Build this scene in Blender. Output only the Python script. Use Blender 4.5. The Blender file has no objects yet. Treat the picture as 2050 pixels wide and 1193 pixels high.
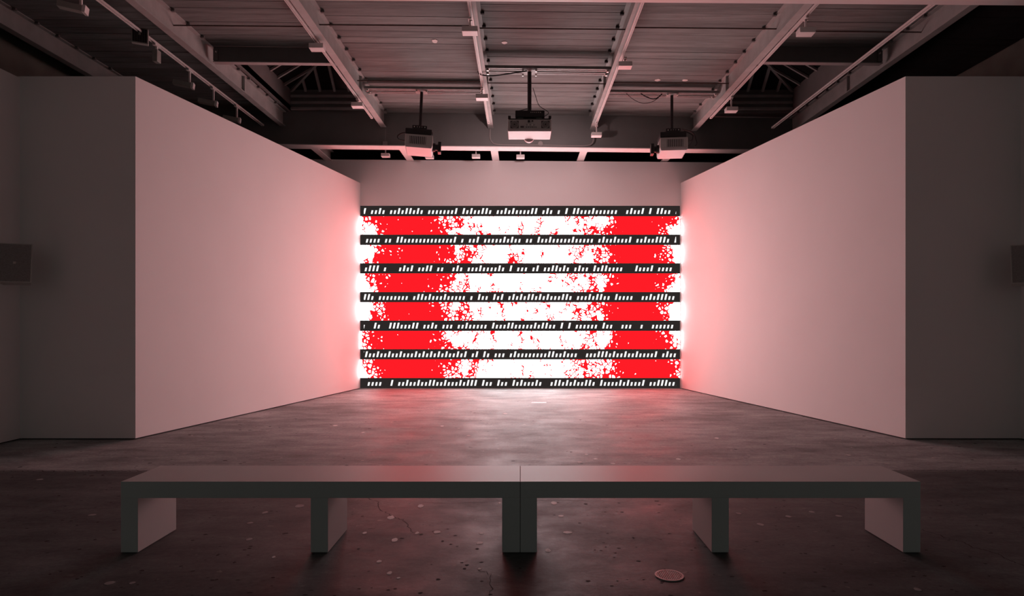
import bpy, bmesh, math, random
from mathutils import Vector, Matrix
R = random.Random(7)
SC = bpy.context.scene
COL = SC.collection

# ------------------------------------------------------------------ camera, world, exposure
F, CX, CY, CH = 1283.0, 1042.0, 645.0, 1.454      # focal length in px of a 2050 px frame, vanishing point, eye height
cam_d = bpy.data.cameras.new('camera'); cam = bpy.data.objects.new('camera', cam_d); COL.objects.link(cam)
cam.location = (0, 0, CH); cam.rotation_euler = (math.pi/2, 0, 0)
cam_d.sensor_fit = 'HORIZONTAL'; cam_d.sensor_width = 36.0; cam_d.lens = F/2050*36
cam_d.shift_x = -(CX-1025)/2050; cam_d.shift_y = (CY-596.5)/2050
cam_d.clip_end = 200
SC.camera = cam
w = bpy.data.worlds.new('world'); SC.world = w; w.use_nodes = True
w.node_tree.nodes['Background'].inputs[0].default_value = (0.92, 1.0, 0.93, 1)
w.node_tree.nodes['Background'].inputs[1].default_value = 0.082
SC.view_settings.view_transform = 'Standard'; SC.view_settings.look = 'None'
SC.view_settings.gamma = 1; SC.view_settings.use_curve_mapping = False
SC.view_settings.exposure = 0.0
# the middle projector's own spill on the picture wall
sd = bpy.data.lights.new('projector_spill', 'SPOT'); so = bpy.data.objects.new('projector_spill', sd); COL.objects.link(so)
sd.energy = 190; sd.color = (1.0, .64, .65); sd.spot_size = math.radians(125); sd.spot_blend = 1.0; sd.shadow_soft_size = .07
so.location = (.14, 10.55, 4.47); so.rotation_euler = (math.radians(72), 0, 0)
SC.cycles.max_bounces = 10; SC.cycles.diffuse_bounces = 8; SC.cycles.glossy_bounces = 4

# ------------------------------------------------------------------ materials
def nmat(name):
    m = bpy.data.materials.new(name); m.use_nodes = True
    return m, m.node_tree.nodes, m.node_tree.links, m.node_tree.nodes['Principled BSDF']
def paint(name, c, rough=.6, var=.06, scale=3.0, bump=.02, metal=0.0, stretch=(1,1,1), spec=.5):
    m, N, L, b = nmat(name)
    tc = N.new('ShaderNodeTexCoord'); mp = N.new('ShaderNodeMapping'); mp.inputs['Scale'].default_value = stretch
    no = N.new('ShaderNodeTexNoise'); no.inputs['Scale'].default_value = scale; no.inputs['Detail'].default_value = 6
    L.new(tc.outputs['Object'], mp.inputs[0]); L.new(mp.outputs[0], no.inputs['Vector'])
    cr = N.new('ShaderNodeValToRGB')
    cr.color_ramp.elements[0].position = .3; cr.color_ramp.elements[1].position = .7
    cr.color_ramp.elements[0].color = tuple(x*(1-var) for x in c)+(1,)
    cr.color_ramp.elements[1].color = tuple(min(1, x*(1+var)) for x in c)+(1,)
    L.new(no.outputs['Fac'], cr.inputs[0]); L.new(cr.outputs[0], b.inputs['Base Color'])
    b.inputs['Roughness'].default_value = rough; b.inputs['Metallic'].default_value = metal
    b.inputs['Specular IOR Level'].default_value = spec
    if bump:
        n2 = N.new('ShaderNodeTexNoise'); n2.inputs['Scale'].default_value = scale*30; n2.inputs['Detail'].default_value = 3
        L.new(mp.outputs[0], n2.inputs['Vector'])
        bp = N.new('ShaderNodeBump'); bp.inputs['Strength'].default_value = bump*4; bp.inputs['Distance'].default_value = .004
        L.new(n2.outputs['Fac'], bp.inputs['Height']); L.new(bp.outputs[0], b.inputs['Normal'])
    return m
M = {}
M['wall'] = paint('white_wall_paint', (.80, .80, .79), .75, .015, 1.2, .03, spec=.25)
M['gap'] = paint('dark_reveal', (.03, .03, .03), .9, .1, 4, 0)
M['outer'] = paint('old_wall_paint', (.30, .31, .27), .85, .2, 2.0, .1)
M['bench'] = paint('satin_grey_paint', (.50, .515, .505), .50, .03, 2.0, .01, spec=.5)
M['rafter'] = paint('aged_white_steel_paint', (.36, .385, .37), .6, .12, 5.0, .08)
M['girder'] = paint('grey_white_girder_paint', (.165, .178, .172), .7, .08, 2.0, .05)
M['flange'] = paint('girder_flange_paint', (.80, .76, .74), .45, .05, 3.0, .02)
M['header'] = paint('dark_header_paint', (.14, .145, .14), .7, .12, 3.0, .05)
M['curb'] = paint('skylight_curb_paint', (.16, .165, .16), .7, .12, 3.0, .05)
M['mullion'] = paint('skylight_bar_paint', (.34, .34, .33), .6, .1, 5.0, .02)
M['strut'] = paint('galvanised_steel', (.21, .225, .215), .55, .15, 8.0, .02, metal=.25)
M['track'] = paint('white_track_enamel', (.70, .68, .66), .45, .03, 8.0, 0)
M['fixture'] = paint('white_fixture_enamel', (.78, .77, .75), .4, .03, 8.0, 0)
M['fixture_grey'] = paint('grey_fixture_enamel', (.35, .36, .33), .5, .04, 8.0, 0)
M['black'] = paint('black_enamel', (.012, .011, .012), .45, .2, 8.0, 0)
M['rubber'] = paint('black_cable', (.012, .011, .012), .6, .2, 8.0, 0)
M['rust'] = paint('rusty_rod', (.075, .05, .042), .8, .3, 8.0, 0)
M['chrome'] = paint('bright_bolt_steel', (.80, .78, .74), .3, .03, 8.0, 0, metal=.6)
M['proj_body'] = paint('projector_grey_plastic', (.50, .50, .48), .5, .03, 8.0, 0)
M['proj_white'] = paint('projector_white_plastic', (.58, .54, .54), .5, .02, 8.0, 0)
M['vent'] = paint('vent_dark', (.09, .09, .09), .7, .1, 8.0, 0)
M['conduit'] = paint('painted_conduit', (.30, .29, .28), .6, .05, 8.0, 0)
M['flake'] = paint('bare_plaster_flake', (.80, .76, .72), .8, .08, 20.0, .05)
M['chip'] = paint('pale_filler', (.80, .79, .77), .7, .12, 25.0, .05)
M['chip_dim'] = paint('grey_filler', (.26, .26, .255), .7, .12, 25.0, .05)
M['pit'] = paint('pit_dark', (.008, .008, .008), .95, .2, 9.0, 0)
M['speaker'] = paint('speaker_cloth', (.26, .26, .25), .9, .12, 60.0, .1)
M['speaker_frame'] = paint('speaker_case', (.50, .50, .47), .6, .05, 9.0, 0)
M['drain_metal'] = paint('worn_drain_metal', (.26, .25, .24), .5, .2, 30.0, 0, metal=.5)
M['pale_strip'] = paint('pale_strip_tone', (.62, .56, .56), .5, .05, 9.0, 0)

def plank_mat():
    m, N, L, b = nmat('weathered_ceiling_board')
    tc = N.new('ShaderNodeTexCoord'); oi = N.new('ShaderNodeObjectInfo')
    mp = N.new('ShaderNodeMapping'); mp.inputs['Scale'].default_value = (.7, 7, 7)
    ad = N.new('ShaderNodeVectorMath'); ad.operation = 'ADD'
    cb = N.new('ShaderNodeCombineXYZ'); mu = N.new('ShaderNodeMath'); mu.operation = 'MULTIPLY'; mu.inputs[1].default_value = 40
    L.new(oi.outputs['Random'], mu.inputs[0]); L.new(mu.outputs[0], cb.inputs[2])
    L.new(tc.outputs['Object'], mp.inputs[0]); L.new(mp.outputs[0], ad.inputs[0]); L.new(cb.outputs[0], ad.inputs[1])
    no = N.new('ShaderNodeTexNoise'); no.inputs['Scale'].default_value = 1.6; no.inputs['Detail'].default_value = 9; no.inputs['Roughness'].default_value = .7
    L.new(ad.outputs[0], no.inputs['Vector'])
    cr = N.new('ShaderNodeValToRGB'); e = cr.color_ramp.elements
    e[0].position = .28; e[0].color = (.098, .112, .108, 1); e[1].position = .62; e[1].color = (.205, .233, .222, 1)
    L.new(no.outputs['Fac'], cr.inputs[0])
    hs = N.new('ShaderNodeHueSaturation')
    mr = N.new('ShaderNodeMapRange'); mr.inputs[3].default_value = .82; mr.inputs[4].default_value = 1.16
    L.new(oi.outputs['Random'], mr.inputs[0]); L.new(mr.outputs[0], hs.inputs['Value']); L.new(cr.outputs[0], hs.inputs['Color'])
    L.new(hs.outputs[0], b.inputs['Base Color']); b.inputs['Roughness'].default_value = .8
    bp = N.new('ShaderNodeBump'); bp.inputs['Strength'].default_value = .5; bp.inputs['Distance'].default_value = .008
    L.new(no.outputs['Fac'], bp.inputs['Height']); L.new(bp.outputs[0], b.inputs['Normal'])
    return m
M['plank'] = plank_mat()
M['shaded_plank'] = paint('shaded_board', (.03, .03, .03), .9, .25, 3.0, .1)  # darkness of the unlit right bay put into the board colour
M['slab'] = paint('old_roof_deck', (.14, .14, .135), .9, .2, 2.0, .1)

def floor_mat():
    m, N, L, b = nmat('worn_concrete_floor')
    tc = N.new('ShaderNodeTexCoord')
    def noise(scale, det, rough=.6, st=(1, 1, 1)):
        mp = N.new('ShaderNodeMapping'); mp.inputs['Scale'].default_value = st
        L.new(tc.outputs['Object'], mp.inputs[0])
        n = N.new('ShaderNodeTexNoise'); n.inputs['Scale'].default_value = scale; n.inputs['Detail'].default_value = det; n.inputs['Roughness'].default_value = rough
        L.new(mp.outputs[0], n.inputs['Vector']); return n.outputs['Fac']
    def mix(f, a, c2, mode='MIX'):
        x = N.new('ShaderNodeMix'); x.data_type = 'RGBA'; x.blend_type = mode
        if hasattr(f, 'links'): L.new(f, x.inputs[0])
        else: x.inputs[0].default_value = f
        for k, v in ((6, a), (7, c2)):
            if hasattr(v, 'links'): L.new(v, x.inputs[k])
            else: x.inputs[k].default_value = v
        return x.outputs[2]
    def ramp(f, p0, p1, c0=(0, 0, 0, 1), c1=(1, 1, 1, 1)):
        r = N.new('ShaderNodeValToRGB'); r.color_ramp.elements[0].position = p0; r.color_ramp.elements[1].position = p1
        r.color_ramp.elements[0].color = c0; r.color_ramp.elements[1].color = c1
        L.new(f, r.inputs[0]); return r.outputs[0]
    big = ramp(noise(.55, 6, .6, (.8, 1.2, 1)), .3, .7, (.120, .138, .135, 1), (.305, .335, .33, 1))
    mid = ramp(noise(2.2, 10, .75, (.6, 1.6, 1)), .35, .68, (.45, .45, .45, 1), (1.15, 1.15, 1.15, 1))
    c = mix(1.0, big, mid, 'MULTIPLY')
    fine = ramp(noise(28, 6, .8), .35, .65, (.72, .72, .72, 1), (1.15, 1.15, 1.15, 1))
    c = mix(1.0, c, fine, 'MULTIPLY')
    spots = ramp(noise(11, 3, .5, (1, 1.3, 1)), .70, .73)
    c = mix(spots, c, (.33, .32, .31, 1))
    pits = ramp(noise(16, 3, .55, (.8, 1, 1)), .275, .30, (1, 1, 1, 1), (0, 0, 0, 1))
    c = mix(pits, c, (.012, .012, .012, 1))
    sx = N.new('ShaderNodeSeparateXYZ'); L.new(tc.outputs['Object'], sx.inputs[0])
    st = N.new('ShaderNodeMapRange'); st.inputs[1].default_value = 6.22; st.inputs[2].default_value = 6.34; st.inputs[3].default_value = .46; st.inputs[4].default_value = 1.6  # darker near slab and paler far slab, with the foreground's dimness painted in
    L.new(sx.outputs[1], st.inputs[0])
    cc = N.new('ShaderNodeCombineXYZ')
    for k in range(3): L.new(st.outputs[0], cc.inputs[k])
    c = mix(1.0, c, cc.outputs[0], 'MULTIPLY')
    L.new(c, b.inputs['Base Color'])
    rr = ramp(noise(1.3, 8, .7), .3, .7, (.50, .50, .50, 1), (.75, .75, .75, 1))
    L.new(rr, b.inputs['Roughness']); b.inputs['Specular IOR Level'].default_value = .22
    bp = N.new('ShaderNodeBump'); bp.inputs['Strength'].default_value = .35; bp.inputs['Distance'].default_value = .006
    L.new(noise(9, 10, .7), bp.inputs['Height']); L.new(bp.outputs[0], b.inputs['Normal'])
    return m
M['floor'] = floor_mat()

SW, SH = 7.0, 4.0          # size of the projected picture
def screen_mat():
    """a plain abstract pattern: white ground, seven dark bands with slanted white dashes, red speckled columns left and right"""
    m, N, L, b = nmat('projected_pattern'); N.remove(b)
    out = [n for n in N if n.type == 'OUTPUT_MATERIAL'][0]
    tc = N.new('ShaderNodeTexCoord'); sp = N.new('ShaderNodeSeparateXYZ'); L.new(tc.outputs['UV'], sp.inputs[0])
    def mt(op, a, b_=None, c_=None):
        n = N.new('ShaderNodeMath'); n.operation = op
        for k, v in enumerate((a, b_, c_)):
            if v is None: continue
            if hasattr(v, 'links'): L.new(v, n.inputs[k])
            else: n.inputs[k].default_value = v
        return n.outputs[0]
    u, v = sp.outputs[0], sp.outputs[1]
    t = mt('MULTIPLY', mt('SUBTRACT', 1.0, v), 366/57.5)
    row, ft = mt('FLOOR', t), mt('FRACT', t)
    band = mt('LESS_THAN', ft, 21.3/57.5)
    fb = mt('MULTIPLY', ft, 57.5/21.3)                 # 0 top .. 1 bottom inside the band
    s = mt('ADD', mt('MULTIPLY', u, 84.0), mt('SUBTRACT', mt('MULTIPLY', row, 17.31), 0.0))
    s = mt('ADD', s, mt('MULTIPLY', fb, .62))
    cell, fs = mt('FLOOR', s), mt('FRACT', s)
    wn = N.new('ShaderNodeTexWhiteNoise'); wn.noise_dimensions = '2D'
    cv = N.new('ShaderNodeCombineXYZ'); L.new(cell, cv.inputs[0]); L.new(row, cv.inputs[1]); L.new(cv.outputs[0], wn.inputs['Vector'])
    rnd = wn.outputs['Value']
    dash = mt('MULTIPLY', mt('GREATER_THAN', fs, .30), mt('LESS_THAN', fs, .78))
    dash = mt('MULTIPLY', dash, mt('GREATER_THAN', rnd, .17))
    top = mt('SUBTRACT', .42, mt('MULTIPLY', mt('GREATER_THAN', rnd, .72), .20))
    dash = mt('MULTIPLY', dash, mt('MULTIPLY', mt('GREATER_THAN', fb, top), mt('LESS_THAN', fb, .76)))
    dash = mt('MULTIPLY', dash, mt('MULTIPLY', mt('GREATER_THAN', u, .012), mt('LESS_THAN', u, .988)))
    # red speckle
    mp = N.new('ShaderNodeCombineXYZ'); L.new(mt('MULTIPLY', u, SW), mp.inputs[0]); L.new(mt('MULTIPLY', v, SH), mp.inputs[1])
    def noise(scale, det, sx=1, sy=1, off=0):
        q = N.new('ShaderNodeMapping'); q.inputs['Scale'].default_value = (sx, sy, 1); q.inputs['Location'].default_value = (off, off, 0)
        L.new(mp.outputs[0], q.inputs[0])
        n = N.new('ShaderNodeTexNoise'); n.inputs['Scale'].default_value = scale; n.inputs['Detail'].default_value = det
        L.new(q.outputs[0], n.inputs['Vector']); return n.outputs['Fac']
    uu = mt('ADD', u, mt('MULTIPLY', mt('SUBTRACT', noise(1.1, 2, .3, 1, 3), .5), .16))
    def bump_(c, wd):
        d = mt('DIVIDE', mt('ABSOLUTE', mt('SUBTRACT', uu, c)), wd)
        return mt('MAXIMUM', mt('SUBTRACT', 1.0, mt('MULTIPLY', d, d)), 0.0)
    D = mt('MAXIMUM', mt('MULTIPLY', bump_(.160, .15), 1.0), mt('MULTIPLY', bump_(.875, .135), 1.05))
    H_ = mt('ADD', mt('MULTIPLY', bump_(.28, .12), .32), mt('ADD', mt('MULTIPLY', bump_(.73, .10), .28), mt('MULTIPLY', bump_(.5, .2), .10)))
    D = mt('ADD', mt('MAXIMUM', mt('MULTIPLY', D, 1.1), H_), .27)
    vo = N.new('ShaderNodeTexVoronoi'); vo.inputs['Scale'].default_value = 13; vo.feature = 'DISTANCE_TO_EDGE'
    L.new(mp.outputs[0], vo.inputs['Vector'])
    ve = mt('MULTIPLY', mt('SUBTRACT', .15, vo.outputs['Distance']), 2.0)
    val = mt('ADD', D, mt('ADD', ve, mt('MULTIPLY', mt('SUBTRACT', noise(5.0, 3, 1, .45), .5), 1.5)))
    red = mt('GREATER_THAN', val, .62)
    red = mt('MULTIPLY', red, mt('GREATER_THAN', u, .006)); 
    def mix(f, a, c2):
        x = N.new('ShaderNodeMix'); x.data_type = 'RGBA'; L.new(f, x.inputs[0])
        for k, vv in ((6, a), (7, c2)):
            if hasattr(vv, 'links'): L.new(vv, x.inputs[k])
            else: x.inputs[k].default_value = vv
        return x.outputs[2]
    WHITE = (11.0, 9.9, 10.1, 1); RED = (6.4, .012, .02, 1); DASH = (1.1, 1.08, 1.08, 1); DARK = (.026, .021, .020, 1)
    c = mix(red, WHITE, RED)
    c = mix(band, c, mix(dash, DARK, DASH))
    e = N.new('ShaderNodeEmission'); L.new(c, e.inputs[0]); e.inputs[1].default_value = 1.0
    L.new(e.outputs[0], out.inputs[0])
    return m
M['screen'] = screen_mat()

# ------------------------------------------------------------------ helpers
def bx(bm, x0, x1, y0, y1, z0, z1, mi=0):
    vs = [bm.verts.new(p) for p in ((x0,y0,z0),(x1,y0,z0),(x1,y1,z0),(x0,y1,z0),(x0,y0,z1),(x1,y0,z1),(x1,y1,z1),(x0,y1,z1))]
    for f in ((3,2,1,0),(4,5,6,7),(0,1,5,4),(1,2,6,5),(2,3,7,6),(3,0,4,7)):
        bm.faces.new([vs[i] for i in f]).material_index = mi
    return vs
def prism(bm, pts, z0, z1):
    a = sum(pts[i][0]*pts[(i+1)%len(pts)][1]-pts[(i+1)%len(pts)][0]*pts[i][1] for i in range(len(pts)))
    if a < 0: pts = pts[::-1]
    lo = [bm.verts.new((x, y, z0)) for x, y in pts]; hi = [bm.verts.new((x, y, z1)) for x, y in pts]
    n = len(pts)
    bm.faces.new(lo[::-1]); bm.faces.new(hi)
    for i in range(n): bm.faces.new((lo[i], lo[(i+1)%n], hi[(i+1)%n], hi[i]))
def cyl(bm, c, r, h, axis='Z', n=20, r2=None):
    r2 = r if r2 is None else r2
    mt = {'Z': Matrix(), 'X': Matrix.Rotation(math.pi/2, 4, 'Y'), 'Y': Matrix.Rotation(-math.pi/2, 4, 'X')}[axis]
    bmesh.ops.create_cone(bm, cap_ends=True, segments=n, radius1=r, radius2=r2, depth=h, matrix=Matrix.Translation(c) @ mt)
def bar(bm, a, b, w_, d_, up=(0, 0, 1)):
    a, b = Vector(a), Vector(b); t = (b-a).normalized(); u = Vector(up); s = t.cross(u).normalized(); u = s.cross(t).normalized()
    vs = []
    for p in (a, b):
        for i, j in ((-1,-1),(1,-1),(1,1),(-1,1)): vs.append(bm.verts.new(p + s*i*w_/2 + u*j*d_/2))
    for f in ((3,2,1,0),(4,5,6,7),(0,1,5,4),(1,2,6,5),(2,3,7,6),(3,0,4,7)): bm.faces.new([vs[i] for i in f])
def tube(bm, pts, r, n=6):
    pts = [Vector(p) for p in pts]; rings = []
    for i, p in enumerate(pts):
        t = (pts[min(i+1, len(pts)-1)]-pts[max(i-1, 0)]).normalized()
        u = Vector((0, 0, 1)) if abs(t.z) < .9 else Vector((0, 1, 0))
        s = t.cross(u).normalized(); u = s.cross(t)
        rings.append([bm.verts.new(p + (s*math.cos(k*2*math.pi/n)+u*math.sin(k*2*math.pi/n))*r) for k in range(n)])
    for a, b in zip(rings, rings[1:]):
        for k in range(n): bm.faces.new((a[k], a[(k+1)%n], b[(k+1)%n], b[k]))
    bm.faces.new(rings[0][::-1]); bm.faces.new(rings[-1])
def smooth_path(pts, n=6):
    P = [Vector(p) for p in pts]; P = [P[0]]+P+[P[-1]]; out = []
    for i in range(1, len(P)-2):
        for k in range(n):
            t = k/n; a, b, c, d = P[i-1:i+3]
            out.append(.5*((2*b)+(c-a)*t+(2*a-5*b+4*c-d)*t*t+(3*b-a-3*c+d)*t**3))
    out.append(P[-2]); return out
def obj(name, bm, mat, parent=None, bevel=0, loc=(0,0,0), rot=(0,0,0), smooth=False):
    bmesh.ops.recalc_face_normals(bm, faces=bm.faces)
    me = bpy.data.meshes.new(name); bm.to_mesh(me); bm.free()
    for m_ in (mat if isinstance(mat, (list, tuple)) else [mat]): me.materials.append(M[m_])
    if smooth:
        for p in me.polygons: p.use_smooth = len(p.vertices) == 4
    o = bpy.data.objects.new(name, me); COL.objects.link(o); o.location = loc; o.rotation_euler = rot
    if parent: o.parent = parent
    if bevel:
        md = o.modifiers.new('bevel', 'BEVEL'); md.width = bevel; md.segments = 2; md.limit_method = 'ANGLE'; md.harden_normals = False
    return o
def B(): return bmesh.new()
def box_obj(name, d, mat, parent=None, bevel=0, **k):
    bm = B(); bx(bm, *d); return obj(name, bm, mat, parent, bevel, **k)
def thing(name, label, cat, loc=(0,0,0), rot=(0,0,0), group=None):
    o = bpy.data.objects.new(name, None); COL.objects.link(o); o.empty_display_size = .1
    o.location = loc; o.rotation_euler = rot; return tag(o, label, cat, group)
def tag(o, label, cat, group=None):
    o['label'] = label; o['category'] = cat
    if group: o['group'] = group
    return o
def struct(o): o['kind'] = 'structure'; return o
def px_ground(x, y):
    Y = F*CH/(y-CY); return ((x-CX)*Y/F, Y)

# ------------------------------------------------------------------ setting
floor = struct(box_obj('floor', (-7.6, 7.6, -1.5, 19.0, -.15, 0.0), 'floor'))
YB = 14.026                                        # back wall plane
bm = B()
zs = lambda x: 4.985 - .0075*x
vs = bx(bm, -5.6, 5.6, YB, YB+.15, 0, 4.985)
for v in vs:
    if v.co.z > 1: v.co.z = zs(v.co.x)
struct(obj('wall_back', bm, 'wall'))
def side_wall(name, s):
    xf, xb, xo, yf, t = 4.77, 3.505, 6.20, 7.94, .15
    pts = [(s*xf, yf), (s*xb, YB-.002), (s*(xb+t), YB-.002), (s*(xf+t*1.05), yf+t), (s*(xo+.12), yf+t), (s*(xo+.12), yf)]
    bm = B(); prism(bm, pts, .016, 4.50)
    o = struct(obj(name, bm, 'wall'))
    k = .03
    p2 = [(s*(xf+k), yf+k), (s*(xb+k), YB-.002), (s*(xb+t-k), YB-.002), (s*(xf+t*1.05), yf+t-k), (s*(xo), yf+t-k), (s*(xo), yf+k)]
    bm = B(); prism(bm, p2, 0.0, .016)
    g = obj('base_reveal', bm, 'gap', o)
side_wall('wall_left', -1); side_wall('wall_right', 1)
for nm, s in (('wall_outer_left', -1), ('wall_outer_right', 1)):
    x = 6.20*s
    bm = B(); bx(bm, min(x, x+.12*s), max(x, x+.12*s), 1.5, 7.94, .016, 4.48)
    o = struct(obj(nm, bm, 'wall'))
    box_obj('base_reveal', (min(x+.03*s, x+.12*s), max(x+.03*s, x+.12*s), 1.5, 7.94, 0, .016), 'gap', o)
# old building walls beyond the partitions
struct(box_obj('wall_far_left', (-7.6, -7.45, -1.5, 19, 0, 5.75), 'outer'))
struct(box_obj('wall_far_right', (7.45, 7.6, -1.5, 19, 0, 5.75), 'outer'))
struct(box_obj('wall_far_back', (-7.6, 7.6, 19, 19.15, 0, 5.75), 'slab'))

# ceiling: roof deck with boards, two openings for the skylights
ZC = 5.65
RX = [-6.84, -4.74, -2.745, -.60, 1.46, 3.54, 5.60]     # rafter lines
def yw(y, x): return y + x*.030*min(1, max(0, (y-6)/7)) + 0.015*x     # the cross members run slightly askew
bm = B()
Z0, Z1 = ZC+.03, ZC+.14
OP = [(-4.60, -2.86, 10.0, 12.86), (3.66, 5.46, 10.0, 12.86)]
bx(bm, -7.6, 7.6, -1.5, 10.0, Z0, Z1); bx(bm, -7.6, 7.6, 12.86, 19.1, Z0, Z1)
bx(bm, -7.6, -4.60, 10.0, 12.86, Z0, Z1); bx(bm, -2.86, 3.66, 10.0, 12.86, Z0, Z1); bx(bm, 5.46, 7.6, 10.0, 12.86, Z0, Z1)
ceil = struct(obj('ceiling', bm, 'slab'))
edges = [-7.45]+RX+[7.45]
ys = []; y = 5.9
while y < 12.95:
    h_ = R.choice((.19, .21, .21, .23, .245)); ys.append((y, min(y+h_, 12.98))); y += h_
for i in range(len(edges)-1):
    for (a, b_) in ys:
        if i in (2, 6) and b_ > 9.98: continue
        x0, x1 = edges[i]+.02, edges[i+1]-.02
        g = R.choice((.003, .003, .006, .010)); dz = R.uniform(0, .004)
        bm = B(); vs = bx(bm, x0, x1, a+g, b_-g*.4, ZC+dz, ZC+.035)
        xm = (x0+x1)/2
        for v in vs: v.co.y = min(yw(v.co.y, v.co.x), 13.1); v.co.x -= xm; v.co.y -= a
        for v in vs: v.co.z -= ZC
        obj('plank', bm, 'shaded_plank' if i == len(edges)-2 else 'plank', ceil, loc=(xm, a, ZC))
# far bay ceiling boards beyond the girder stay in the dark deck
# plaster flakes on the boards
def flake(name, pts2, z, parent, mat, th=.002):
    bm = B(); prism(bm, pts2, z, z+th) if th > 0 else prism(bm, pts2, z+th, z)
    return obj(name, bm, mat, parent)
def blob(cx, cy, rx, ry, n=9, j=.35):
    a0 = R.random()*6
    return [(cx+rx*R.uniform(1-j, 1)*math.cos(a0+k*2*math.pi/n), cy+ry*R.uniform(1-j, 1)*math.sin(a0+k*2*math.pi/n)) for k in range(n)]
for (px, py, wpx, hpx) in ((870, 82, 14, 9), (1010, 85, 15, 6), (1316, 160, 15, 5), (1371, 160, 15, 5)):
    Y = F*(ZC-CH)/(CY-py); X = (px-CX)*Y/F
    flake('plaster_flake', blob(X, Y, wpx/2*Y/F, hpx/2*Y*Y/F/(ZC-CH)), ZC-.001, ceil, 'flake', -.004)

# floor details -----------------------------------------------------------
CH_L = [(600,1013,21,7),(531,1026,13,5),(501,1047,14,4),(499,1080,13,6),(842,1013,13,7),(782,1036,15,8),(730,1067,9,5),(835,1067,9,5),
 (875,1065,17,6),(963,1068,10,4),(960,1087,14,6),(790,1081,12,9),(780,1147,10,8),(759,1124,11,6),(1097,1102,13,7),(798,1157,8,4),(960,1139,9,4),
 (1109,1007,14,6),(1123,1033,13,4),(1137,1066,20,5),(1174,910,8,3),(1192,919,10,3),(1160,925,10,3),(1227,928,11,3),(1358,919,10,3),(1479,1028,11,5),
 (1578,1034,12,5),(1625,1025,13,4),(1679,1033,14,4),(1522,1050,14,6),(1837,1180,15,7),(371,908,11,3),(184,1031,17,4),(220,1167,22,8),(79,960,13,3),
 (265,1167,13,5),(1435,877,9,2),(1000,1007,6,3),(548,1115,7,4),(671,852,10,2),(727,866,7,2),(1012,828,10,2),(938,872,9,2),(885,853,8,2)]
pale = (600, 531, 184, 220, 265, 1479, 1578, 1625, 1679, 1522, 1837, 499, 501, 371, 79)
for (x, y_, w_, h_) in CH_L:
    X, Y = px_ground(x, y_); k = Y/F
    flake('filler_patch', blob(X, Y, w_/2*k*1.1, h_/2*k*Y/CH*1.1, 9, .3), .0002, floor, 'chip_dim' if x in pale else 'chip', .0012)
X, Y = px_ground(1079, 806); k = Y/F
box_obj('floor_strip', (X-15*k, X+15*k, Y-.06, Y+.06, .0002, .0016), 'pale_strip', floor)  # thin pale strip on the far floor
def ribbon(bm, pts, w0, z=.0004):
    P = []
    for (a, b_) in zip(pts, pts[1:]):
        for k in range(6):
            t = k/6; P.append((a[0]+(b_[0]-a[0])*t + R.uniform(-1, 1)*.012, a[1]+(b_[1]-a[1])*t + R.uniform(-1, 1)*.018))
    P.append(pts[-1]); prev = None
    for i, (x, y) in enumerate(P):
        q = P[min(i+1, len(P)-1)]; p = P[max(i-1, 0)]; d = Vector((q[0]-p[0], q[1]-p[1])).normalized(); ww = w0*R.uniform(.5, 1.3)
        a = bm.verts.new((x-d.y*ww, y+d.x*ww, z)); b_ = bm.verts.new((x+d.y*ww, y-d.x*ww, z))
        if prev: bm.faces.new((prev[0], prev[1], b_, a))
        prev = (a, b_)
for pts, w0 in (([(725,995),(757,1004),(762,1022),(785,1033),(805,1040),(820,1058),(829,1066)], .0035),
            ([(645,1007),(700,1003),(735,1000)], .002), ([(1640,994),(1668,1006),(1705,1014),(1740,1026)], .0035), ([(1845,1060),(1900,1078),(1925,1084),(1945,1095),(1995,1108),(2020,1122),(2052,1134)], .004),
            ([(40,1026),(120,1021),(240,1016)], .0025), ([(350,1021),(430,1021)], .002), ([(1905,1105),(1972,1118)], .003),
            ([(960,1140),(980,1150),(985,1175),(980,1193)], .002), ([(845,1004),(900,1008),(1000,1003)], .0018), ([(1000,1003),(1140,1001),(1220,1003)], .002)):
    bm = B(); ribbon(bm, [px_ground(*p) for p in pts], w0); obj('crack', bm, 'pit', floor)
# joint in the slab
bm = B(); P = []
for i in range(120):
    x = -7.4+14.8*i/119; P.append((x, 6.30-.022*abs(x)*.3+.012*x*.2))
ribbon(bm, P, .006); obj('slab_joint', bm, 'pit', floor)
# scattered pits
bm = B()
def pit(X, Y, rx, ry):
    pts = blob(X, Y, rx, ry, 7, .55); bm.faces.new([bm.verts.new((x, y, .0005)) for x, y in pts])
PITS = [(843,1070,14,5),(411,1070,14,4),(570,1068,16,5),(436,1111,9,8),(469,1126,10,5),(434,1160,10,4),(499,1098,13,3),(935,1131,10,5),(886,1083,12,4),(955,1099,10,4),(717,1099,10,4),
 (1173,1009,13,3),(1315,1003,18,3),(1239,1007,8,3),(1245,1025,13,3),(1318,1026,10,2),(1352,1021,8,2),(1232,1107,8,3),(1203,1102,9,2),(1191,1101,6,2),(1236,1163,7,4),(1225,1173,9,3),(1213,1095,6,3),(1268,1077,8,5),(1385,1101,8,2),
 (1658,1063,8,2),(1676,1077,9,2),(1604,1108,9,2),(1515,1084,12,3),(1553,1053,8,2),(1598,1054,8,2),(1570,1002,10,2),(1429,1150,6,3),(1532,1183,18,4),(40,935,8,3),(205,951,6,2),(1320,1142,4,2),(79,851,10,3)]
for (x, y, w_, h_) in PITS:
    X, Y = px_ground(x, y); k = Y/F; pit(X, Y, w_/2*k, h_/2*k*Y/CH)
for i in range(420):
    y = R.uniform(830, 1193) if R.random() < .75 else R.uniform(795, 860); x = R.uniform(-50, 2100)
    X, Y = px_ground(x, y)
    r = R.uniform(.006, .016)*(1 if Y < 6 else 1.6); pit(X, Y, r*1.3, r*R.uniform(.6, 1.2))
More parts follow.
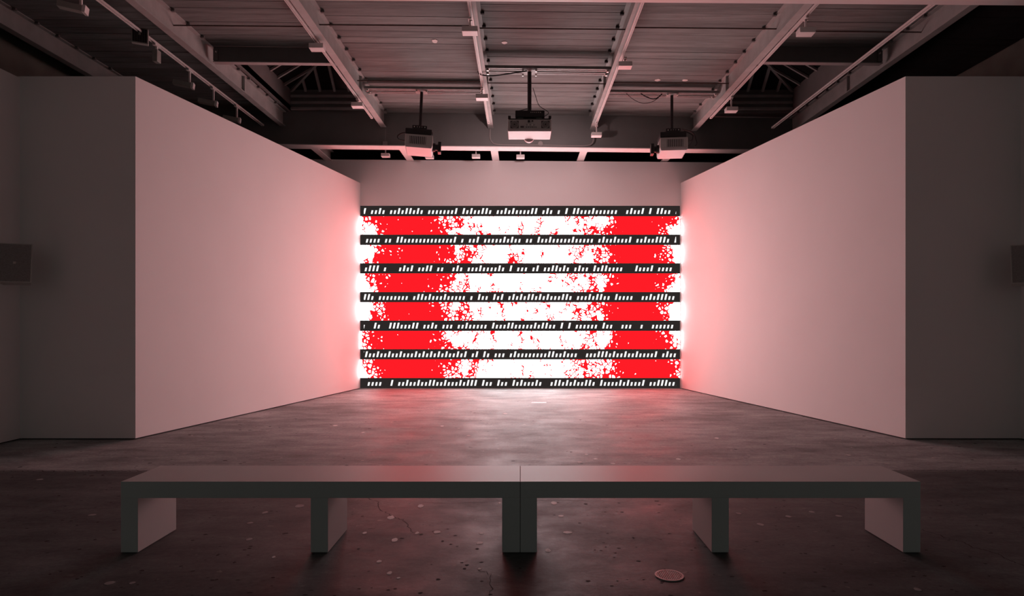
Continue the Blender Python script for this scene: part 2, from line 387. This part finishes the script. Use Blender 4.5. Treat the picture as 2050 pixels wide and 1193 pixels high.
o = obj('pits', bm, 'pit', floor); o['kind'] = 'stuff'

# ------------------------------------------------------------------ projection
bm = B()
vs = [bm.verts.new(p) for p in ((-SW/2, 0, .012), (SW/2, 0, .012), (SW/2, 0, SH), (-SW/2, 0, SH))]
f = bm.faces.new(vs); uv = bm.loops.layers.uv.new('UVMap')
for l, q in zip(f.loops, ((0,0),(1,0),(1,1),(0,1))): l[uv].uv = q
me = bpy.data.meshes.new('projected_picture'); bm.to_mesh(me); bm.free(); me.materials.append(M['screen'])
scr = bpy.data.objects.new('projected_picture', me); COL.objects.link(scr); scr.location = (-.012, YB-.004, 0)
tag(scr, 'large glowing red and white projection crossed by seven black bands on the back wall', 'projection')

# ------------------------------------------------------------------ rafters and girders
def ibeam(bm, x, y0, y1, z0, z1, fw, tw=.012, ft=.018):
    bx(bm, x-tw/2, x+tw/2, y0, y1, z0+ft, z1-ft)
def rafter(x, label, tside):
    t = thing('rafter', label, 'roof beam', (x, 10, 5.36), group=None)
    z0, z1, y0, y1 = 0, ZC-5.36, 6.94+.015*x-10, 12.955+.04*x-10
    box_obj('web', (-.008, .008, y0, y1, z0+.014, z1-.014), 'rafter', t)
    box_obj('bottom_flange', (-.055, .055, y0, y1, z0, z0+.014), 'rafter', t)
    box_obj('top_flange', (-.07, .07, y0, y1, z1-.014, z1), 'rafter', t)
    # roof clips along the top flange
    s = 1 if x < .4 else -1
    k = y0+.5
    while k < y1-.2:
        bm = B(); bx(bm, min(s*.06, s*.11), max(s*.06, s*.11), k, k+.035, z1-.035, z1-.004); obj('clip', bm, 'gap' if abs(x-.43) < 1.5 else 'header', t)
        k += .40
    # splice stiffener
    for yy in (.9,):
        box_obj('stiffener', (-.05, .05, yy, yy+.01, z0+.014, z1-.014), 'rafter', t)
    return t
names = ['leftmost roof beam, dim grey, low over the far left partition', 'wide pinkish white roof beam left of the left skylight',
  'white roof beam at the right edge of the left skylight', 'white roof beam just left of the middle projector pole', 'white roof beam just right of the middle projector pole',
  'white roof beam at the left edge of the right skylight', 'wide grey white roof beam right of the right skylight']
raf = [rafter(x, n, 0) for x, n in zip(RX, names)]
# short joists from the girder flange to the back wall
for x, lab in ((-4.20, 'dim short joist under the girder above the back wall, near the left wall top'), (-2.41, 'pink short joist above the back wall just left of the left projector underside'),
               (-.54, 'pink short joist above the back wall, left of the middle projector'), (1.31, 'pink short joist above the back wall, right of the middle projector'), (3.16, 'pink short joist above the back wall behind the right projector')):
    t = thing('joist', lab, 'joist', (x, 13.6, 4.988), group='short joists over the back wall')
    y0 = 13.155+.04*x-13.6
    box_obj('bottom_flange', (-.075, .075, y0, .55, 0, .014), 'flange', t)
    box_obj('web', (-.008, .008, y0, .55, .014, .22), 'rafter', t)
    box_obj('top_flange', (-.075, .075, y0, .55, .22, .234), 'rafter', t)

def girder(label, yc, rz, x0=-7.4, x1=7.4):
    t = thing('girder', label, 'steel girder', (0, yc, 4.96), (0, 0, rz))
    box_obj('web', (x0, x1, -.02, .02, .016, ZC-4.96), 'girder', t)
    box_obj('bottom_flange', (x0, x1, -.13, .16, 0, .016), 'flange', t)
    return t
g1 = girder('deep grey girder with a glowing pink bottom flange above the back wall', 12.98, math.atan(.040))
g2 = girder('near grey girder along the top edge of the photo', 6.85, math.atan(.015))

# ------------------------------------------------------------------ skylights
def skylight(n, x0, x1, rl, rr, tag_side):
    y0, y1, zb, zt = 9.98, 12.84, ZC, 6.08
    t = struct(bpy.data.objects.new('window_%d' % n, None)); COL.objects.link(t)
    t.location = ((x0+x1)/2, (y0+y1)/2, zb)
    lx, ly = (x1-x0)/2, (y1-y0)/2; H = zt-zb
    for nm, d in (('curb', (-lx-.04, -lx, -ly, ly, 0, H+.08)), ('curb', (lx, lx+.04, -ly, ly, 0, H+.08)), ('curb', (-lx-.04, lx+.04, -ly-.04, -ly, 0, H+.08)), ('curb', (-lx-.04, lx+.04, ly, ly+.04, 0, H+.08))):
        box_obj(nm, d, 'curb', t)
    for z in (.05, .17, .30):                       # ledges on the far curb
        box_obj('curb_ledge', (-lx+.01, lx-.01, ly-.05, ly, z, z+.045), 'mullion', t)
    rise = .52
    A = [(-lx, -ly, H), (lx, -ly, H), (lx, ly, H), (-lx, ly, H)]; P0, P1 = (0, -ly+lx*.65, H+rise), (0, ly-lx*.65, H+rise)
    ups = (0, 0, 1)
    for a, b_ in ((A[0], P0), (A[1], P0), (A[2], P1), (A[3], P1), (P0, P1)):
        bm = B(); bar(bm, a, b_, .05, .05); obj('glazing_bar', bm, 'mullion', t)
    n_ = 7
    for k in range(1, n_+1):
        y = -ly + 2*ly*k/(n_+1)
        f_ = min(1, (y+ly)/(lx*.65), (ly-y)/(lx*.65))
        for s in (-1, 1):
            bm = B(); bar(bm, (s*lx, y, H), (s*lx*(1-f_), y, H+rise*f_), .04, .04); obj('glazing_bar', bm, 'mullion', t)
    for xx in (-lx*.66, -lx*.33, 0, lx*.33, lx*.66):
        f_ = 1-abs(xx)/lx
        for s in (-1, 1):
            bm = B(); bar(bm, (xx, s*ly, H), (xx, s*(ly-lx*.65*f_), H+rise*f_), .045, .045); obj('glazing_bar', bm, 'mullion', t)
    def pane(pts):
        bm = B()
        lo = [bm.verts.new((p[0], p[1], p[2]+.03)) for p in pts]; hi = [bm.verts.new((p[0], p[1], p[2]+.04)) for p in pts]
        m_ = len(pts); bm.faces.new(lo); bm.faces.new(hi[::-1])
        for i in range(m_): bm.faces.new((lo[i], lo[(i+1)%m_], hi[(i+1)%m_], hi[i]))
        obj('pane', bm, 'dark_glass', t)
    pane((A[3], A[2], P1)); pane((A[1], A[0], P0)); pane((A[0], A[3], P1, P0)); pane((A[2], A[1], P0, P1))
    return t
m, N_, L_, b_ = nmat('blacked_out_glass'); b_.inputs['Base Color'].default_value = (.012, .013, .013, 1); b_.inputs['Roughness'].default_value = .25
M['dark_glass'] = m
skylight(1, -4.60, -2.84, 0, 0, 0); skylight(2, 3.65, 5.45, 0, 0, 0)
for x0, x1, lab in ((RX[1]+.075, RX[2]-.075, 'dark grey steel header in front of the left skylight'), (RX[5]+.075, RX[6]-.075, 'dark grey steel header in front of the right skylight')):
    xm = (x0+x1)/2; yy = 9.78
    t = thing('skylight_header', lab, 'steel beam', (xm, yy, 5.40), (0, 0, .03))
    hw = (x1-x0)/2
    box_obj('web', (-hw, hw, -.01, .01, .012, .25), 'header', t)
    box_obj('bottom_flange', (-hw, hw, -.04, .06, 0, .012), 'mullion', t)
    for s in (-1, 1):
        box_obj('end_cleat', (min(s*hw, s*(hw-.07)), max(s*hw, s*(hw-.07)), -.03, -.01, .03, .2), 'header', t)
        bm = B(); cyl(bm, (s*(hw-.05), -.04, .15), .012, .03, 'Y', 8); obj('bolt', bm, 'chrome', t)

# ------------------------------------------------------------------ tie rods
k_ = 0
ordw = ['in the second bay from the left', 'left of the middle bay', 'across the middle bay', 'right of the middle bay', 'in the second bay from the right']
for row_i, (Yr, Zr, where) in enumerate(((8.80, 5.50, 'the nearer row'), (10.82, 5.50, 'the farther row'))):
    for i in range(1, 6):
        if row_i == 1 and i in (1, 5): continue
        xa, xb = RX[i]+.01, RX[i+1]-.01
        bm = B(); tube(bm, [(-(xb-xa)/2, 0, 0), ((xb-xa)/2, 0, 0)], .009, 6)
        o = obj('tie_rod', bm, 'rust', loc=((xa+xb)/2, Yr+.03*((i % 2)*2-1)+.02*(xa+xb)/2, Zr), rot=(0, 0, .02))
        tag(o, 'brown steel rod %s, %s' % (ordw[i-1], where), 'rod', 'tie rods between the roof beams')

# ------------------------------------------------------------------ cross struts
def strut(label, x0, x1, y, z, rz=.03):
    t = thing('cross_strut', label, 'steel channel', ((x0+x1)/2, y, z), (0, 0, rz), 'struts carrying the projectors'); h = (x1-x0)/2
    for s in (-1, 1):
        bm = B(); yc = s*.075
        bx(bm, -h, h, yc-.052, yc+.052, .04, .045); bx(bm, -h, h, yc-.052, yc-.047, 0, .04); bx(bm, -h, h, yc+.047, yc+.052, 0, .04)
        bx(bm, -h, h, yc-.047, yc-.012, 0, .005); bx(bm, -h, h, yc+.012, yc+.047, 0, .005)
        obj('channel', bm, 'strut', t)
        for e in (-1, 1):
            bm = B(); cyl(bm, (e*(h-.05), yc, -.012), .022, .03, 'Z', 8); bx(bm, e*(h-.05)-.03, e*(h-.05)+.03, yc-.03, yc+.03, 0, .006)
            obj('beam_clamp', bm, 'chrome', t)
    return t
strut('galvanised double channel carrying the left projector', RX[2]+.03, RX[3]-.03, 11.25, 5.50)
strut('galvanised double channel carrying the middle projector', RX[3]+.03, RX[4]-.03, 10.20, 5.44)
strut('galvanised double channel carrying the right projector', RX[4]+.03, RX[5]-.03, 11.42, 5.50)

# ------------------------------------------------------------------ projectors
def side_projector(label, x, y, s, zt, zb=4.46):
    """lens towards s*X"""
    t = thing('projector', label, 'projector', (x, y, zb))
    H = .225
    lx, ly = .235, .30
    # body: pale lower shell and grey upper shell
    tl = .05*1
    bm = B(); vs = bx(bm, -lx, lx, -ly, ly, 0, .045)
    for v in vs:
        if v.co.z < .02: v.co.x *= .93; v.co.y *= .985
    obj('bottom_cover', bm, 'proj_white', t, bevel=.008)
    box_obj('body', (-lx, lx, -ly, ly, .045, H), 'proj_body', t, bevel=.01)
    # vent grille on near side
    vx = .0 - s*.02
    v = box_obj('vent', (vx-.14, vx+.14, -ly-.004, -ly+.01, .06, H-.035), 'vent', t)
    for k in range(9):
        q = vx-.14+.28*(k+.5)/9
        box_obj('louvre', (q-.006, q+.006, -ly-.010, -ly-.002, .06, H-.035), 'proj_body', v)
    for z in (.10, .135):
        pass
    bm = B(); cyl(bm, (s*(lx+.02), -.06, .085), .075, .05, 'X', 24); cyl(bm, (s*(lx+.065), -.06, .085), .055, .06, 'X', 24)
    le = obj('lens', bm, 'black', t, smooth=False)
    bm = B(); bx(bm, min(s*(lx+.09), s*(lx+.145)), max(s*(lx+.09), s*(lx+.145)), -.15, .03, -.01, .17); obj('lens_hood', bm, 'black', t, bevel=.006)
    # feet and cradle
    cr = box_obj('cradle', (-lx+.0, lx-.02, -.285, .20, H+.005, H+.105), 'black', t, bevel=.012)
    for e in (-1, 1):
        bm = B(); cyl(bm, (e*(lx-.03), -.18, H+.04), .022, .09, 'Z', 10); obj('corner_post', bm, 'black', cr)
    y_ = box_obj('yoke', (-.125, .125, -.20, .09, H+.12, H+.185), 'black', t, bevel=.006)
    for q in (-.09, -.04, .0, .04, .09):
        bm = B(); cyl(bm, (q, -.204, H+.155), .010, .012, 'Y', 8); obj('bolt', bm, 'chrome' if abs(q) > .08 else 'conduit', y_)
    bm = B(); bx(bm, -.07, .07, -.16, .06, H+.08, H+.11); obj('swivel', bm, 'black', t)
    bm = B(); cyl(bm, (0, 0, (H+.13+zt-zb)/2), .026, zt-zb-H-.13, 'Z', 16); obj('pole', bm, 'black', t)
    pl = box_obj('ceiling_plate', (-.10, .10, -.11, .11, zt-zb-.008, zt-zb), 'strut', t)
    for e in (-1, 1):
        bm = B(); cyl(bm, (e*.085, -.08, zt-zb-.02), .016, .03, 'Z', 8); obj('bolt', bm, 'chrome', pl)
    return t
XL = (839-CX)*11.25/F; XR = (1345-CX)*11.42/F
pL = side_projector('left ceiling projector with its black lens pointing right', XL, 11.25, 1, 5.50, 4.44)
pR = side_projector('right ceiling projector with its black lens pointing left', XR, 11.42, -1, 5.50, 4.44)
pL.rotation_euler = (0, math.radians(2.5), math.radians(7)); pR.rotation_euler = (0, 0, math.radians(-6))
def centre_projector(x, y, zt, zb):
    t = thing('projector', 'middle ceiling projector seen from behind, with round fans and a bright underside', 'projector', (x, y, zb))
    lx, ly, H = .345, .23, .185
    bm = B(); vs = bx(bm, -lx, lx, -ly, ly, 0, .035)
    for v in vs:
        if v.co.z < .02: v.co.x *= .975
    obj('bottom_cover', bm, 'proj_white', t, bevel=.006)
    box_obj('body', (-lx+.008, lx-.008, -ly+.004, ly, .035, H), 'proj_body', t, bevel=.008)
    for cx in (-.235, .245):
        v = box_obj('fan_grille', (cx-.065, cx+.065, -ly-.002, -ly+.01, .048, .165), 'vent', t, bevel=.004)
        for r in (.022, .040, .056):
            bm = B(); tube(bm, [(cx+r*math.cos(a*math.pi/8), -ly-.006, .106+r*math.sin(a*math.pi/8)) for a in range(17)], .0035, 5)
            obj('grille_ring', bm, 'proj_body', v)
    pn = box_obj('socket_panel', (-.07, .14, -ly-.002, -ly+.006, .048, .125), 'proj_body', t)
    for q in range(5):
        bm = B(); cyl(bm, (-.045+q*.028, -ly-.006, .098), .010, .012, 'Y', 10); obj('socket', bm, 'chrome' if q % 2 else 'conduit', pn)
    for q in range(6):
        box_obj('socket', (-.06+q*.03, -.044+q*.03, -ly-.008, -ly+.002, .056, .070), 'vent' if q != 3 else 'black', pn)
    box_obj('power_inlet', (-.145, -.09, -ly-.004, -ly+.004, .055, .082), 'vent', t)
    box_obj('plug', (-.03, .005, -ly-.03, -ly+.004, .138, .165), 'black', t)
    box_obj('plug', (.03, .055, -ly-.02, -ly+.004, .150, .165), 'black', t)
    bm = B()
    n = 24                                            # lens ring hanging under the front edge
    cyl(bm, (-.005, ly+.03, .045), .085, .07, 'Y', 28); obj('lens_ring', bm, 'proj_white', t)
    bm = B(); cyl(bm, (-.005, ly+.04, .045), .068, .07, 'Y', 28); obj('lens', bm, 'black', t)
    br = box_obj('bracket', (-lx+.015, lx-.015, -ly+.02, ly-.05, H+.002, H+.022), 'black', t, bevel=.004)
    for e in (-1, 1):
        box_obj('ear', (min(e*(lx-.05), e*(lx-.008)), max(e*(lx-.05), e*(lx-.008)), -ly+.01, -ly+.05, H+.01, H+.06), 'black', br, bevel=.004)
        box_obj('spacer', (min(e*.10, e*.19), max(e*.10, e*.19), -.16, .1, H+.022, H+.05), 'fixture_grey', br)
    cr = box_obj('cradle', (-.225, .235, -.19, .17, H+.045, H+.155), 'black', t, bevel=.012)
    for q in (.02, .05, .08, .11, .14, .17):
        bm = B(); cyl(bm, (q, -.195, H+.12), .006, .012, 'Y', 8); obj('bolt', bm, 'chrome', cr)
    box_obj('neck', (-.07, .06, -.12, .05, H+.02, H+.10), 'black', t)
    bm = B(); cyl(bm, (.0, 0, (H+.13+zt-zb)/2), .032, zt-zb-H-.13, 'Z', 18); obj('pole', bm, 'black', t)
    pl = box_obj('ceiling_plate', (-.12, .12, -.11, .11, zt-zb-.010, zt-zb), 'strut', t)
    for e in (-1, 1):
        for e2 in (-1, 1):
            bm = B(); cyl(bm, (e*.105, e2*.09, zt-zb-.02), .014, .03, 'Z', 8); obj('bolt', bm, 'chrome', pl)
    return t
XM = (1060-CX)*10.2/F
pM = centre_projector(XM, 10.2, 5.44, 4.425)

# cables -----------------------------------------------------------
def cable(label, pts, r=.008, par=None):
    bm = B(); tube(bm, smooth_path(pts), r, 6); o = obj('cable', bm, 'rubber', par)
    if not par: tag(o, label, 'cable')
    return o
def P3(x, y, d): return ((x-CX)*d/F, d, CH+(CY-y)*d/F)
cable('black cable looping beside the left projector', [P3(822,265,11.05), P3(806,266,11.0), P3(796,272,11.0), P3(799,279,11.0), P3(812,281.5,11.0)], .008)
cable('black cable slung from the beam to the middle projector plate', [P3(957,143,10.1), P3(962,149,10.05), P3(982,152,10.05), P3(1010,149,10.05), P3(1035,145,10.05), P3(1055,142,10.08)], .011)
cable('thin black cable hanging right of the middle projector pole', [P3(1067,176,10.1), P3(1073,195,10.0), P3(1080,212,9.95), P3(1098,225,9.95), P3(1090,233,10.0)], .005)
cable('thin black cable running down the left side of the middle pole', [P3(1058,146,10.1), P3(1059,170,10.12), P3(1060,212,10.1), P3(1050,219,10.05), P3(1033,223,10.05)], .006)
cable('shorter thick black cable sagging under the right strut', [P3(1283,187,11.3), P3(1292,193,11.25), P3(1306,198,11.25), P3(1316,196,11.25), P3(1325,188,11.3)], .010)
cable('longer thin black cable sagging under the right strut', [P3(1254,187,11.3), P3(1268,199,11.25), P3(1287,207,11.25), P3(1305,204,11.25), P3(1318,196,11.25)], .005)
cable('black cable curling right of the right projector down to its side', [P3(1370,262,11.3), P3(1378,266,11.25), P3(1387,272,11.2), P3(1384,281,11.2), P3(1376,283,11.2)], .008)
cable('black cable with a plug dangling right of the right projector', [P3(1366,259,11.4), P3(1380,262,11.4), P3(1389,268,11.4), P3(1393,278,11.4), P3(1395,288,11.4), P3(1391,293,11.4)], .008)
cable('thin black cable falling to the lower rear of the right projector', [P3(1388,270,11.3), P3(1385,284,11.2), P3(1375,296,11.2)], .005)

# ------------------------------------------------------------------ lighting tracks and heads
def ltrack(label, x, y0, y1, z, w_=.035, xo=0):
    t = thing('lighting_track', label, 'lighting track', (x, (y0+y1)/2, z)); h = (y1-y0)/2
    bm = B(); bx(bm, -w_/2, w_/2, -h, h, .022, .03); bx(bm, -w_/2, -w_/2+.008, -h, h, 0, .022); bx(bm, w_/2-.008, w_/2, -h, h, 0, .022)
    obj('rail', bm, 'track', t)
    bm = B(); bx(bm, -w_/2-.002, w_/2+.002, h-.02, h+.01, -.002, .032); obj('end_cap', bm, 'fixture', t)
    return t
ltrack('white lighting track running back along the dark left bay', -5.13, 7.05, 12.75, 5.36, .05)
ltrack('white lighting track on the beam beside the left skylight', RX[2]-.085, 7.05, 12.2, 5.33)
ltrack('white lighting track on the beam left of the middle projector', RX[3]-.02, 7.05, 12.5, 5.325, .04)
ltrack('white lighting track on the beam right of the middle projector', RX[4]+.02, 7.05, 12.5, 5.325, .04)
ltrack('white lighting track on the beam beside the right skylight', RX[5]+.085, 7.05, 12.2, 5.33)
ltrack('white lighting track running back over the right partition', 5.02, 7.05, 12.75, 5.31, .05)
for x, y1, z in ((-5.13, 12.75, 5.39), (5.02, 12.75, 5.34)):   # hangers up to the deck
    pass
def head(label, x, y, zt, drop=.13, yaw=0, tilt=25, w_=.20, mat='fixture', group='track heads on the roof beams', side=1):
    """box flood on an L bracket hanging from a track at height zt"""
    t = thing('track_head', label, 'track light', (x, y, zt), (0, 0, yaw), group)
    bm = B(); bx(bm, -.02, .02, -.05, .05, -.022, 0); obj('adapter', bm, 'track', t)
    bm = B(); bx(bm, -.012, .012, -.006, .006, -drop, -.02); bx(bm, -.012, .03, -.006, .006, -.03, -.02); obj('arm', bm, 'fixture', t)
    h = obj('housing', (lambda b: (bx(b, -w_/2, w_/2, -.065, .065, -.035, .035), b)[1])(B()), mat, t, bevel=.006, loc=(0, 0, -drop-.03), rot=(math.radians(tilt), 0, 0))
    box_obj('lamp_face', (-w_/2+.015, w_/2-.015, .065, .068, -.027, .027), 'vent', h)
    return t
HL = [('white track head hanging in front of the left skylight header', 635, 95, -2.83, 'L'), ('small white track head by the left strut end beside the skylight', 716, 211, -2.83, 'L'),
  ('pink bottomed track head high on the beam left of the middle', 941, 62, -.68, 'C'), ('pink track head below the left strut, on the beam left of the middle pole', 965, 195, -.66, 'C'),
  ('pink track head on the beam right of the middle pole beside its strut', 1251, 131, 1.53, 'C'), ('small pink track head at the girder, right of the middle projector', 1194, 270, 1.49, 'C'),
  ('grey track head hanging high beside the beam at the right', 1613, 64, 3.63, 'L'), ('small white track head by the right strut end beside the skylight', 1464, 220, 3.63, 'L')]
for lab, px, py, X, kd in HL:
    d = X*F/(px-CX) if abs(px-CX) > 150 else (5.17-CH)*F/(CY-py)
    X2 = (px-CX)*d/F; zc = CH+(CY-py)*d/F
    head(lab, X2, d, 5.325, 5.325-zc-.03, tilt=-4, w_=.20)
# left bay heads: long bodies turned to the left
LL = [('grey track head at the top left corner over the partition', 176, 20, .22), ('dim grey track head left of centre in the dark left bay, hanging straight down', 325, 118, .16),
      ('track head with a lit end over the pink left wall, nearest camera of three', 390, 172, .20), ('track head with a lit end over the pink left wall, middle of three', 437, 208, .20), ('track head with a lit end over the pink left wall, farthest of three', 483, 241, .20)]
for i, (lab, px, py, L) in enumerate(LL):
    X = -5.05; d = X*F/(px-CX); z = CH+(CY-py)*d/F; drop = 5.36-z
    t = thing('track_head', lab, 'track light', (-5.13, d, 5.36), (0, 0, 0), 'track heads in the left bay')
    box_obj('adapter', (-.022, .022, -.07, .07, -.025, 0), 'track', t)
    box_obj('arm', (-.012, .012, -.012, .012, -drop+.02, -.02), 'fixture', t)
    if i == 1:
        box_obj('housing', (-.035, .035, -.05, .05, -drop-.05, -drop+.12), 'fixture_grey', t, bevel=.006)
        continue
    h = box_obj('housing', (-.26, .0, -.05, .05, -.035, .035), 'fixture_grey', t, bevel=.006, loc=(.03, 0, -drop), rot=(0, math.radians(8), math.radians(14)))
    box_obj('lit_end', (0, .035, -.055, .055, -.042, .042), 'fixture', h)  # pale end and grey body put the lit and dim sides into the colour
# square flood
X = -5.13; d = X*F/(257-CX)+.25; 
t = thing('floodlight', 'square black faced floodlight hanging from the left track', 'floodlight', (X, d, 5.36), (0, 0, math.radians(25)))
zc = CH+(CY-70)*d/F-5.36
box_obj('arm', (-.012, .012, -.012, .012, zc, -.0), 'fixture_grey', t)
h = box_obj('housing', (-.10, .10, 0, .07, zc-.11, zc+.10), 'fixture_grey', t, bevel=.006)
f_ = box_obj('face', (-.085, .085, -.006, 0, zc-.095, zc+.085), 'black', t)
for k in range(1, 6):
    q = -.085+.17*k/6; box_obj('fin', (q-.002, q+.002, -.012, -.006, zc-.095, zc+.085), 'vent', f_)
# track beyond the girder
t = thing('lighting_track', 'dark lighting track just behind the girder over the back wall', 'lighting track', (-.9, 13.42, 5.10))
box_obj('rail', (-2.4, 1.6, -.02, .02, 0, .03), 'track', t)
for q in (-2.2, -.1, 1.4): box_obj('hanger', (q-.01, q+.01, -.01, .01, .03, ZC-5.10), 'track', t)
for lab, px, py in (('small pale track head behind the girder left of the left projector', 772, 311), ('small pale track head half hidden behind the left projector', 860, 314),
                    ('small pale track head between the left and middle projectors', 953, 313), ('small pale track head under the middle projector', 1042, 314)):
    d = 13.42; head(lab, (px-CX)*d/F, d, 5.10, 5.10-(CH+(CY-py)*d/F)-.03, tilt=0, w_=.17, group='track heads behind the girder')

# ------------------------------------------------------------------ conduit on the girder
def conduit(label, pts, r=.014):
    bm = B(); tube(bm, smooth_path(pts, 5), r, 8); return tag(obj('conduit', bm, 'conduit', smooth=True), label, 'conduit')
gy = lambda px: 12.90
conduit('thin grey conduit looping under the middle projector on the girder face', [P3(981,258,12.93), P3(981,275,12.93), P3(984,283,12.93), P3(995,289,12.93), P3(1040,290.5,12.93), P3(1082,290.5,12.93), P3(1130,291.5,12.93), P3(1172,291.5,12.93), P3(1184,288,12.93), P3(1188,280,12.93), P3(1188,262,12.93)])
bm = B(); cyl(bm, P3(1082,288,12.94), .05, .04, 'Y', 16); tag(obj('junction_box', bm, 'conduit'), 'round grey junction box on the girder under the middle projector', 'junction box')
conduit('thin dark conduit dropping from the beam end left of the left projector', [P3(772,258,12.86), P3(772,270,12.86), P3(771,284,12.86)], .010)
bx_ = P3(771,287,12.84)
bm = B(); bx(bm, bx_[0]-.045, bx_[0]+.045, 12.82, 12.86, bx_[2]-.035, bx_[2]+.035); tag(obj('junction_box', bm, 'conduit'), 'square grey junction box on the girder left of the left projector', 'junction box')

# ------------------------------------------------------------------ speakers
def speaker(label, x, y, z, s):
    t = thing('wall_speaker', label, 'speaker', (x, y, z), (math.radians(-9), 0, math.radians(27*s)), 'wall speakers')
    bm = B(); vs = bx(bm, -.165, .165, 0, .16, -.235, .235)
    for v in vs:
        if v.co.y > .1: v.co.x *= .8
    obj('cabinet', bm, 'speaker_frame', t, bevel=.006)
    g = box_obj('grille', (-.152, .152, -.006, 0, -.222, .222), 'speaker', t)
    box_obj('badge', (-.014, .014, -.009, -.006, -.014, .014), 'speaker_frame', g, bevel=.002)
    return t
speaker('dark speaker angled out from the left side wall', -5.92, 7.50, CH+(CY-526)*7.5/F, 1)
speaker('dark speaker angled out from the right side wall', 5.94, 7.50, CH+(CY-528)*7.5/F, -1)
for s in (-1, 1):
    t = thing('speaker_bracket', 'grey bracket holding the %s speaker to the wall' % ('left' if s < 0 else 'right'), 'bracket', (s*6.2, 7.66, CH+(CY-526)*7.5/F))
    bm = B(); bar(bm, (0, 0, 0), (-s*.22, -.05, 0), .04, .04); obj('bracket_arm', bm, 'speaker_frame', t)
    box_obj('bracket_plate', (min(0, -s*.01), max(0, -s*.01), -.05, .05, -.06, .06), 'speaker_frame', t)

# ------------------------------------------------------------------ benches
def bench(label, x0, x1, legs):
    xm = (x0+x1)/2; t = thing('bench', label, 'bench', (xm, 4.263, 0), group='long grey gallery benches')
    y0, y1 = -.225, .225
    box_obj('seat', (x0-xm, x1-xm, y0, y1, .346, .45), 'bench', t, bevel=.0015)
    for a, b_ in legs:
        box_obj('leg', (a-xm, b_-xm, y0, y1, .004, .346), 'bench', t, bevel=.0015)
    for a, b_ in legs:
        box_obj('foot', (a-xm+.012, b_-xm-.012, y0+.012, y1-.012, 0, .004), 'gap', t)
bench('left grey box bench, its end meeting the other bench mid-room', -2.518, -.003, [(-2.518, -2.411), (-1.322, -1.213), (-.116, -.003)])
bl = [o for o in bpy.data.objects if o.name == 'bench'][0]
box_obj('gap_shade_strip', (1.2575, 1.2605, -.219, .219, .004, .447), 'gap', bl)  # dark strip added so the slit between the benches reads as shade
bench('right grey box bench, its end meeting the other bench mid-room', .000, 2.521, [(.0, .104), (1.205, 1.313), (2.411, 2.521)])

# ------------------------------------------------------------------ floor drain
dx, dy = px_ground(1340, 1152.5)
t = thing('floor_drain', 'round metal floor drain in the concrete in front of the right bench', 'drain', (dx, dy, 0))
bm = B(); n = 32
ri, ro = .070, .084
rings = [[bm.verts.new((r*math.cos(k*2*math.pi/n), r*math.sin(k*2*math.pi/n), z)) for k in range(n)] for r, z in ((ro, 0.0005), (ro-.002, .005), (ri, .005), (ri, .0005))]
for a, b_ in zip(rings, rings[1:]):
    for k in range(n): bm.faces.new((a[k], a[(k+1)%n], b_[(k+1)%n], b_[k]))
obj('rim', bm, 'drain_metal', t)
bm = B(); cyl(bm, (0, 0, .0010), ri, .0010, 'Z', 32); obj('well', bm, 'pit', t)
bm = B()
for k in range(-6, 7):
    q = k*.0105; h = math.sqrt(max(0, ri*ri-q*q))
    bx(bm, q-.0018, q+.0018, -h, h, .0016, .0044); bx(bm, -h, h, q-.0018, q+.0018, .0017, .0042)
g = obj('grate', bm, 'drain_metal', t); g['kind'] = 'stuff'
